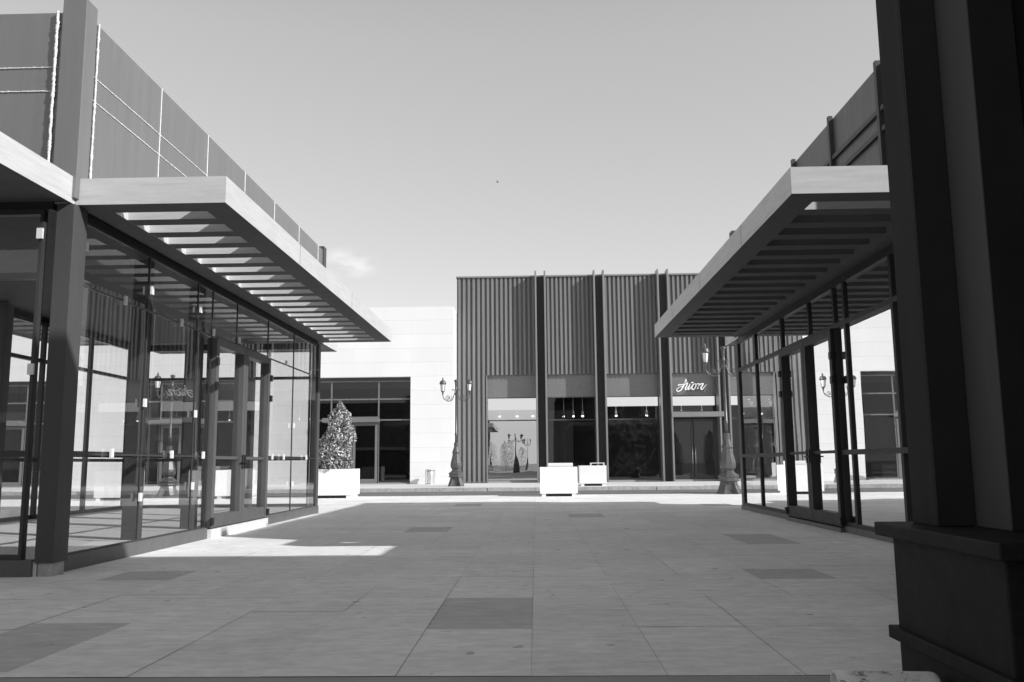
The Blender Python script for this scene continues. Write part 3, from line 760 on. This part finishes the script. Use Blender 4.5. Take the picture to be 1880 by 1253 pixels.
for (x, y, z, lb) in [(6.80, 31.35, 0, 'twin lantern lamp post by the far corner of the right pavilion, near the script sign'),
                      (-14.4, 34.2, 0, 'twin lantern lamp post seen through the glass of the left pavilion')]:
    c = copy_tree(lamp); c.location = (x, y, z); c['label'] = lb
    if 6 < x < 7: c.scale = (1.08, 1.08, 1.125)

# ------------------------------------------------------------------ planters, shrubs, bins
def planter(cx, cy, z, w, d, h, label, tray=None):
    r = thing('planter', (cx, cy, z), label, 'planter', 'white square planters')
    m = MB(); t = .06; zb = z + .10
    m.box(cx - w / 2, cx + w / 2, cy - d / 2, cy - d / 2 + t, zb, z + h); m.box(cx - w / 2, cx + w / 2, cy + d / 2 - t, cy + d / 2, zb, z + h)
    m.box(cx - w / 2, cx - w / 2 + t, cy - d / 2 + t, cy + d / 2 - t, zb, z + h); m.box(cx + w / 2 - t, cx + w / 2, cy - d / 2 + t, cy + d / 2 - t, zb, z + h)
    m.box(cx - w / 2 + t, cx + w / 2 - t, cy - d / 2 + t, cy + d / 2 - t, zb, zb + .05)
    obj('box', m, 'white', r)
    obj('soil', MB().box(cx - w / 2 + t + .002, cx + w / 2 - t - .002, cy - d / 2 + t + .002, cy + d / 2 - t - .002, zb + .055, z + h - .08), 'soil', r)
    for sx in (-1, 1):
        obj('skid', MB().box(cx + sx * (w / 2 - .13) - .07, cx + sx * (w / 2 - .13) + .07, cy - d / 2 + .03, cy + d / 2 - .03, z, zb), 'white', r)
    obj('gap_shade', MB().box(cx - w / 2 + .2, cx + w / 2 - .2, cy - d / 2 + .10, cy + d / 2 - .10, z + .02, zb), 'black', r)  # black block painting in the dark of the gap between skids
    return r
def shrub(cx, cy, zb, ht, rad, label, seed, n=2600, low=0.0):
    rr = random.Random(seed)
    r = thing('shrub', (cx, cy, zb), label, 'shrub', 'clipped shrubs in the planters')
    tr = MB(); tr.tube([(cx, cy, zb - .05), (cx + .03, cy, zb + ht * .4), (cx, cy, zb + ht * .9)], [.035, .025, .008], 6)
    for k in range(14):
        h = .1 + .75 * k / 14; a = k * 2.4; l = rad * (1.05 - h)
        tr.tube([(cx, cy, zb + h * ht), (cx + math.cos(a) * l * .5, cy + math.sin(a) * l * .5, zb + h * ht + .12), (cx + math.cos(a) * l * .9, cy + math.sin(a) * l * .9, zb + h * ht + .2)], [.014, .009, .004], 5)
    obj('trunk', tr, 'bark', r)
    def fn(q):
        h = q.random() ** 1.25
        prof = rad * (.42 + .78 * (1 - h) ** .8) * min(1, (1.02 - h) * 5) * min(1, .7 + h * 2.5)
        a = q.uniform(0, 6.283)
        prof *= 1 + .38 * mnoise.noise(Vector((math.cos(a) * 1.5 + seed, math.sin(a) * 1.5, h * 5)))
        t = q.random() ** .45
        x_ = math.cos(a) * prof * t; y_ = math.sin(a) * prof * t
        if low and h < .55: x_ -= low * (1 - h / .55)
        return (cx + x_, cy + y_, zb + h * ht), (math.cos(a) * .6, math.sin(a) * .6, .5)
    m = MB(); leaves(m, fn, int(n * .7), .052, rr); obj('foliage', m, 'leaf', r)
    m = MB(); leaves(m, fn, int(n * .5), .05, rr); obj('inner_foliage', m, 'leafd', r)
    return r
planter(-7.10, 31.1, 0, 1.45, 1.35, 1.0, 'white square planter holding a shrub at the far end of the left pavilion')
shrub(-6.95, 31.0, .93, 2.45, .60, 'pointed glossy shrub in the planter by the left pavilion', 1, 8000, low=.30)
planter(.785, 30.9, 0, 1.29, 1.2, 1.0, 'white empty planter in the middle of the walk with a lid on its top')
tag(obj('lid', MB().box(.42, 1.28, 30.45, 31.2, 1.0, 1.135), 'white', bevel=.01), 'white lid lying on top of the middle planter', 'lid')
planter(2.44, 38.2, .15, 1.16, 1.0, .86, 'smaller white planter on the far sidewalk, behind the middle one')
tb = MB(); tb.box(2.35, 2.95, 37.85, 38.3, 1.10, 1.13); tb.box(2.35, 2.40, 37.85, 38.3, 1.01, 1.10); tb.box(2.90, 2.95, 37.85, 38.3, 1.01, 1.10)
tag(obj('tray', tb, 'white'), 'white tray upside down on the far sidewalk planter', 'tray')
planter(9.3, 31.3, 0, 1.30, 1.2, 1.0, 'white planter with a shrub seen through the right pavilion door')
shrub(9.6, 31.3, .93, 2.2, .5, 'shrub seen through the open view of the right pavilion door', 2, 2400)
planter(12.1, 31.2, 0, 1.0, 1.2, 1.0, 'white planter with a shrub seen through the near panes of the right pavilion')
shrub(12.0, 31.3, .93, 2.3, .5, 'shrub seen through the near panes of the right pavilion', 3, 2400)
planter(-10.6, 31.3, 0, 1.3, 1.2, 1.0, 'white planter seen through the double door of the left pavilion')
planter(-14.6, 30.6, 0, 1.2, 1.2, 1.0, 'white planter seen through the near panes of the left pavilion')

def litter_bin(cx, cy, z, label):
    r = thing('litter_bin', (cx, cy, z), label, 'litter bin', 'steel litter bins by the white wall')
    c = MB().lathe([(.17, z + .06), (.175, z + .08), (.175, z + .62), (.17, z + .63)], 24, (cx, cy)); obj('drum', c, 'steel', r)
    obj('lid', MB().lathe([(.20, z + .685), (.21, z + .69), (.21, z + .72), (.19, z + .735)], 24, (cx, cy)), 'steel', r)
    obj('liner_rim', MB().lathe([(.165, z + .631), (.165, z + .655), (.14, z + .656)], 24, (cx, cy)), 'black', r)
    fr_ = MB()
    for s in (-1, 1): fr_.box(cx + s * .225 - .015, cx + s * .225 + .015, cy - .03, cy + .03, z, z + .71)
    fr_.box(cx - .21, cx + .21, cy - .02, cy + .02, z + .665, z + .684)
    obj('stand', fr_, 'steel', r)
    obj('base', MB().lathe([(.24, z), (.24, z + .03), (.2, z + .05)], 24, (cx, cy)), 'steel', r)
    return r
bn = litter_bin(-5.22, 43.45, .15, 'small steel litter bin against the white wall left of the lamp post')
c = copy_tree(bn); c.location = (-20.9, 43.4, .15); c['label'] = 'small steel litter bin seen through the near panes of the left pavilion'

# ------------------------------------------------------------------ pipe in the foreground
pp = MB(); seg = 28; rO, rI = .085, .074; A = Vector((1.385, 4.30, .087)); Bv = Vector((1.80, 4.27, .087))
ax = (Bv - A).normalized(); u = Vector((0, 0, 1)); w = ax.cross(u)
rings = [(A, rI, .3), (A, rI, 0), (A, rO, 0)] + [(A, rO, t) for t in (.1, .2, .3, .38, .43, .45, .462, .468)]
i0 = len(pp.v); rads = [rI, rI, rO, rO, rO, rO, rO, rO, rO * .97, rO * .86, rO * .6]
for (P_, r_, t), rad in zip(rings, rads):
    for k in range(seg):
        a = 2 * math.pi * k / seg; pp.v.append(tuple(A + ax * t + (u * math.cos(a) + w * math.sin(a)) * rad))
for j in range(len(rings) - 1):
    for k in range(seg):
        k2 = (k + 1) % seg; pp.f.append((j * seg + k, j * seg + k2, (j + 1) * seg + k2, (j + 1) * seg + k)); pp.smooth.append(j != 1)
pp.f.append(tuple((len(rings) - 1) * seg + k for k in range(seg))); pp.smooth.append(False)
tag(obj('pipe', pp, 'pipe'), 'short scuffed white pipe lying at the foot of the dark pedestal', 'pipe')

# ------------------------------------------------------------------ bird
bd = thing('bird', (-2.05, 50, 17.7), 'tiny bird flying in the open sky', 'bird')
b0 = WL[bd.name]; bd.scale = (.55, .55, .55)
obj('body', MB().tube([(b0[0] - .14, 50, 17.7), (b0[0] - .05, 50, 17.72), (b0[0] + .06, 50, 17.72), (b0[0] + .16, 50, 17.7)], [.01, .05, .05, .01], 8), 'bird', bd)
wg = MB()
for s in (-1, 1): wg.tri((b0[0] - .05, 50, 17.73), (b0[0] + .05, 50, 17.73), (b0[0] - .02, 50 + s * .12, 17.73 + .14)); wg.tri((b0[0] + .02, 50, 17.73), (b0[0] - .02, 50 + s * .12, 17.87), (b0[0] - .12, 50 + s * .3, 17.82))
obj('wing', wg, 'bird', bd)

# ------------------------------------------------------------------ what the glass mirrors: buildings behind the viewpoint
rb = thing('ribbed_building', (-16, -16, 0), 'ribbed shop building behind the viewpoint, mirrored in the left pavilion glass', 'building')
m = MB()
for i in range(60):
    xx = -27 + i * .36; m.box(xx, xx + .2, -11.85, -11.75, 3.2, 7.6)
m.box(-27, -5.6, -14, -11.85, 3.0, 8.2); obj('wall', m, 'ribs', rb)
obj('sign_band', MB().box(-27, -5.6, -11.8, -11.70, 2.75, 3.1), 'white', rb)
obj('shopfront', MB().box(-27, -5.6, -14, -12.2, 0, 3.0), 'interior', rb)

for (x, y, lb) in [(-2.6, -19, 'twin lantern lamp post behind the viewpoint, mirrored large in the first shop window'), (-1.6, -42, 'far twin lantern lamp post behind the viewpoint, mirrored small in the first shop window')]:
    c = copy_tree(lamp); c.location = (x, y, 0); c['label'] = lb
for i, (x, y, h) in enumerate([(-6.6, -38, 4.2), (-4.7, -47, 4.6), (-7.6, -46, 3.6), (-4.4, -60, 5.0), (-2.9, -66, 4.0), (-5.6, -64, 4.4)]):
    shrub(x, y, 0, h, 1.15, ['nearest dark tree', 'tall dark tree', 'lowest dark tree', 'far tallest dark tree', 'far small dark tree', 'far middle dark tree'][i] + ' behind the viewpoint, mirrored in the first shop window', 20 + i, 1500)
# ------------------------------------------------------------------ world, sun, camera
W = bpy.data.worlds.new('World'); scn.world = W; W.use_nodes = True
nt = W.node_tree; nt.nodes.clear()
out = nt.nodes.new('ShaderNodeOutputWorld'); bg = nt.nodes.new('ShaderNodeBackground')
sd = Vector((1.50, -.76, 1.0)).normalized()
sky = nt.nodes.new('ShaderNodeTexSky'); sky.sky_type = 'NISHITA'; sky.sun_disc = False
sky.sun_elevation = math.asin(sd.z); sky.sun_rotation = math.atan2(sd.x, sd.y)
sky.air_density = 1.0; sky.dust_density = 0.6; sky.ozone_density = 1.0
# black-and-white through a red filter: the red channel, highlights compressed
bw = nt.nodes.new('ShaderNodeSeparateColor'); L(nt, sky.outputs[0], bw.inputs[0])
g = math_n(nt, 'MULTIPLY', math_n(nt, 'POWER', bw.outputs[0], 0.5), 3.15)
g = math_n(nt, 'MINIMUM', g, 7.0)
tcz = nt.nodes.new('ShaderNodeTexCoord'); spz = nt.nodes.new('ShaderNodeSeparateXYZ'); L(nt, tcz.outputs['Generated'], spz.inputs[0])
g = math_n(nt, 'MULTIPLY', g, ramp(nt, spz.outputs['Z'], .45, 1.0, .85, .62))
# thin wisp of cloud low over the white building
tc = nt.nodes.new('ShaderNodeTexCoord')
def cloud(dirv, sx, sz, strength, scale):
    dv = Vector(dirv).normalized(); rt = Vector((dv.y, -dv.x, 0)).normalized(); up = rt.cross(dv)
    def dot(v):
        n = nt.nodes.new('ShaderNodeVectorMath'); n.operation = 'DOT_PRODUCT'; L(nt, tc.outputs['Generated'], n.inputs[0]); n.inputs[1].default_value = v; return n.outputs['Value']
    a = math_n(nt, 'DIVIDE', dot(rt), sx); b = math_n(nt, 'DIVIDE', dot(up), sz)
    r2 = math_n(nt, 'ADD', math_n(nt, 'MULTIPLY', a, a), math_n(nt, 'MULTIPLY', b, b))
    fall = ramp(nt, r2, 0, 1, 1, 0); fall = math_n(nt, 'MULTIPLY', fall, fall)
    nn = nt.nodes.new('ShaderNodeTexNoise'); nn.inputs['Scale'].default_value = scale; nn.inputs['Detail'].default_value = 6
    mpc = nt.nodes.new('ShaderNodeMapping'); mpc.inputs['Scale'].default_value = (1, 1, 2.2); L(nt, tc.outputs['Generated'], mpc.inputs['Vector']); L(nt, mpc.outputs[0], nn.inputs['Vector'])
    front = math_n(nt, 'GREATER_THAN', dot(dv), 0)
    c = math_n(nt, 'MULTIPLY', math_n(nt, 'MULTIPLY', fall, ramp(nt, nn.outputs['Fac'], .38, 0, .62, 1)), strength)
    return math_n(nt, 'MULTIPLY', c, front)
g2 = math_n(nt, 'ADD', g, math_n(nt, 'MULTIPLY', cloud((-.217, 1, .235), .040, .024, 1.0, 30), 1.7))
cc = nt.nodes.new('ShaderNodeCombineColor')
for i in range(3): L(nt, g2, cc.inputs[i])
L(nt, cc.outputs[0], bg.inputs['Color']); bg.inputs['Strength'].default_value = 0.15
L(nt, bg.outputs[0], out.inputs['Surface'])

sl = bpy.data.lights.new('sun', 'SUN'); sl.energy = 5.0; sl.angle = R(.5); sl.color = (1, 1, 1)
so = bpy.data.objects.new('sun', sl); COL.objects.link(so)
so.rotation_euler = sd.to_track_quat('Z', 'Y').to_euler()

cam = bpy.data.cameras.new('camera'); co = bpy.data.objects.new('camera', cam); COL.objects.link(co)
cam.sensor_width = 36; cam.lens = 36 * 1600 / 1880; cam.clip_start = .05; cam.clip_end = 3000
pi_, ya, ro = R(7.97), R(-1.465), R(-0.55)
fw = Vector((math.sin(ya) * math.cos(pi_), math.cos(ya) * math.cos(pi_), math.sin(pi_)))
rt = Vector((math.cos(ya), -math.sin(ya), 0)); up = rt.cross(fw)
r2 = rt * math.cos(ro) + up * math.sin(ro); u2 = up * math.cos(ro) - rt * math.sin(ro)
mt = Matrix((r2, u2, -fw)).transposed().to_4x4(); mt.translation = (0, 0, 1.15)
co.matrix_world = mt
scn.camera = co
scn.cycles.transparent_max_bounces = 24
scn.cycles.max_bounces = 8
scn.view_settings.view_transform = 'Standard'; scn.view_settings.look = 'None'; scn.view_settings.exposure = 0
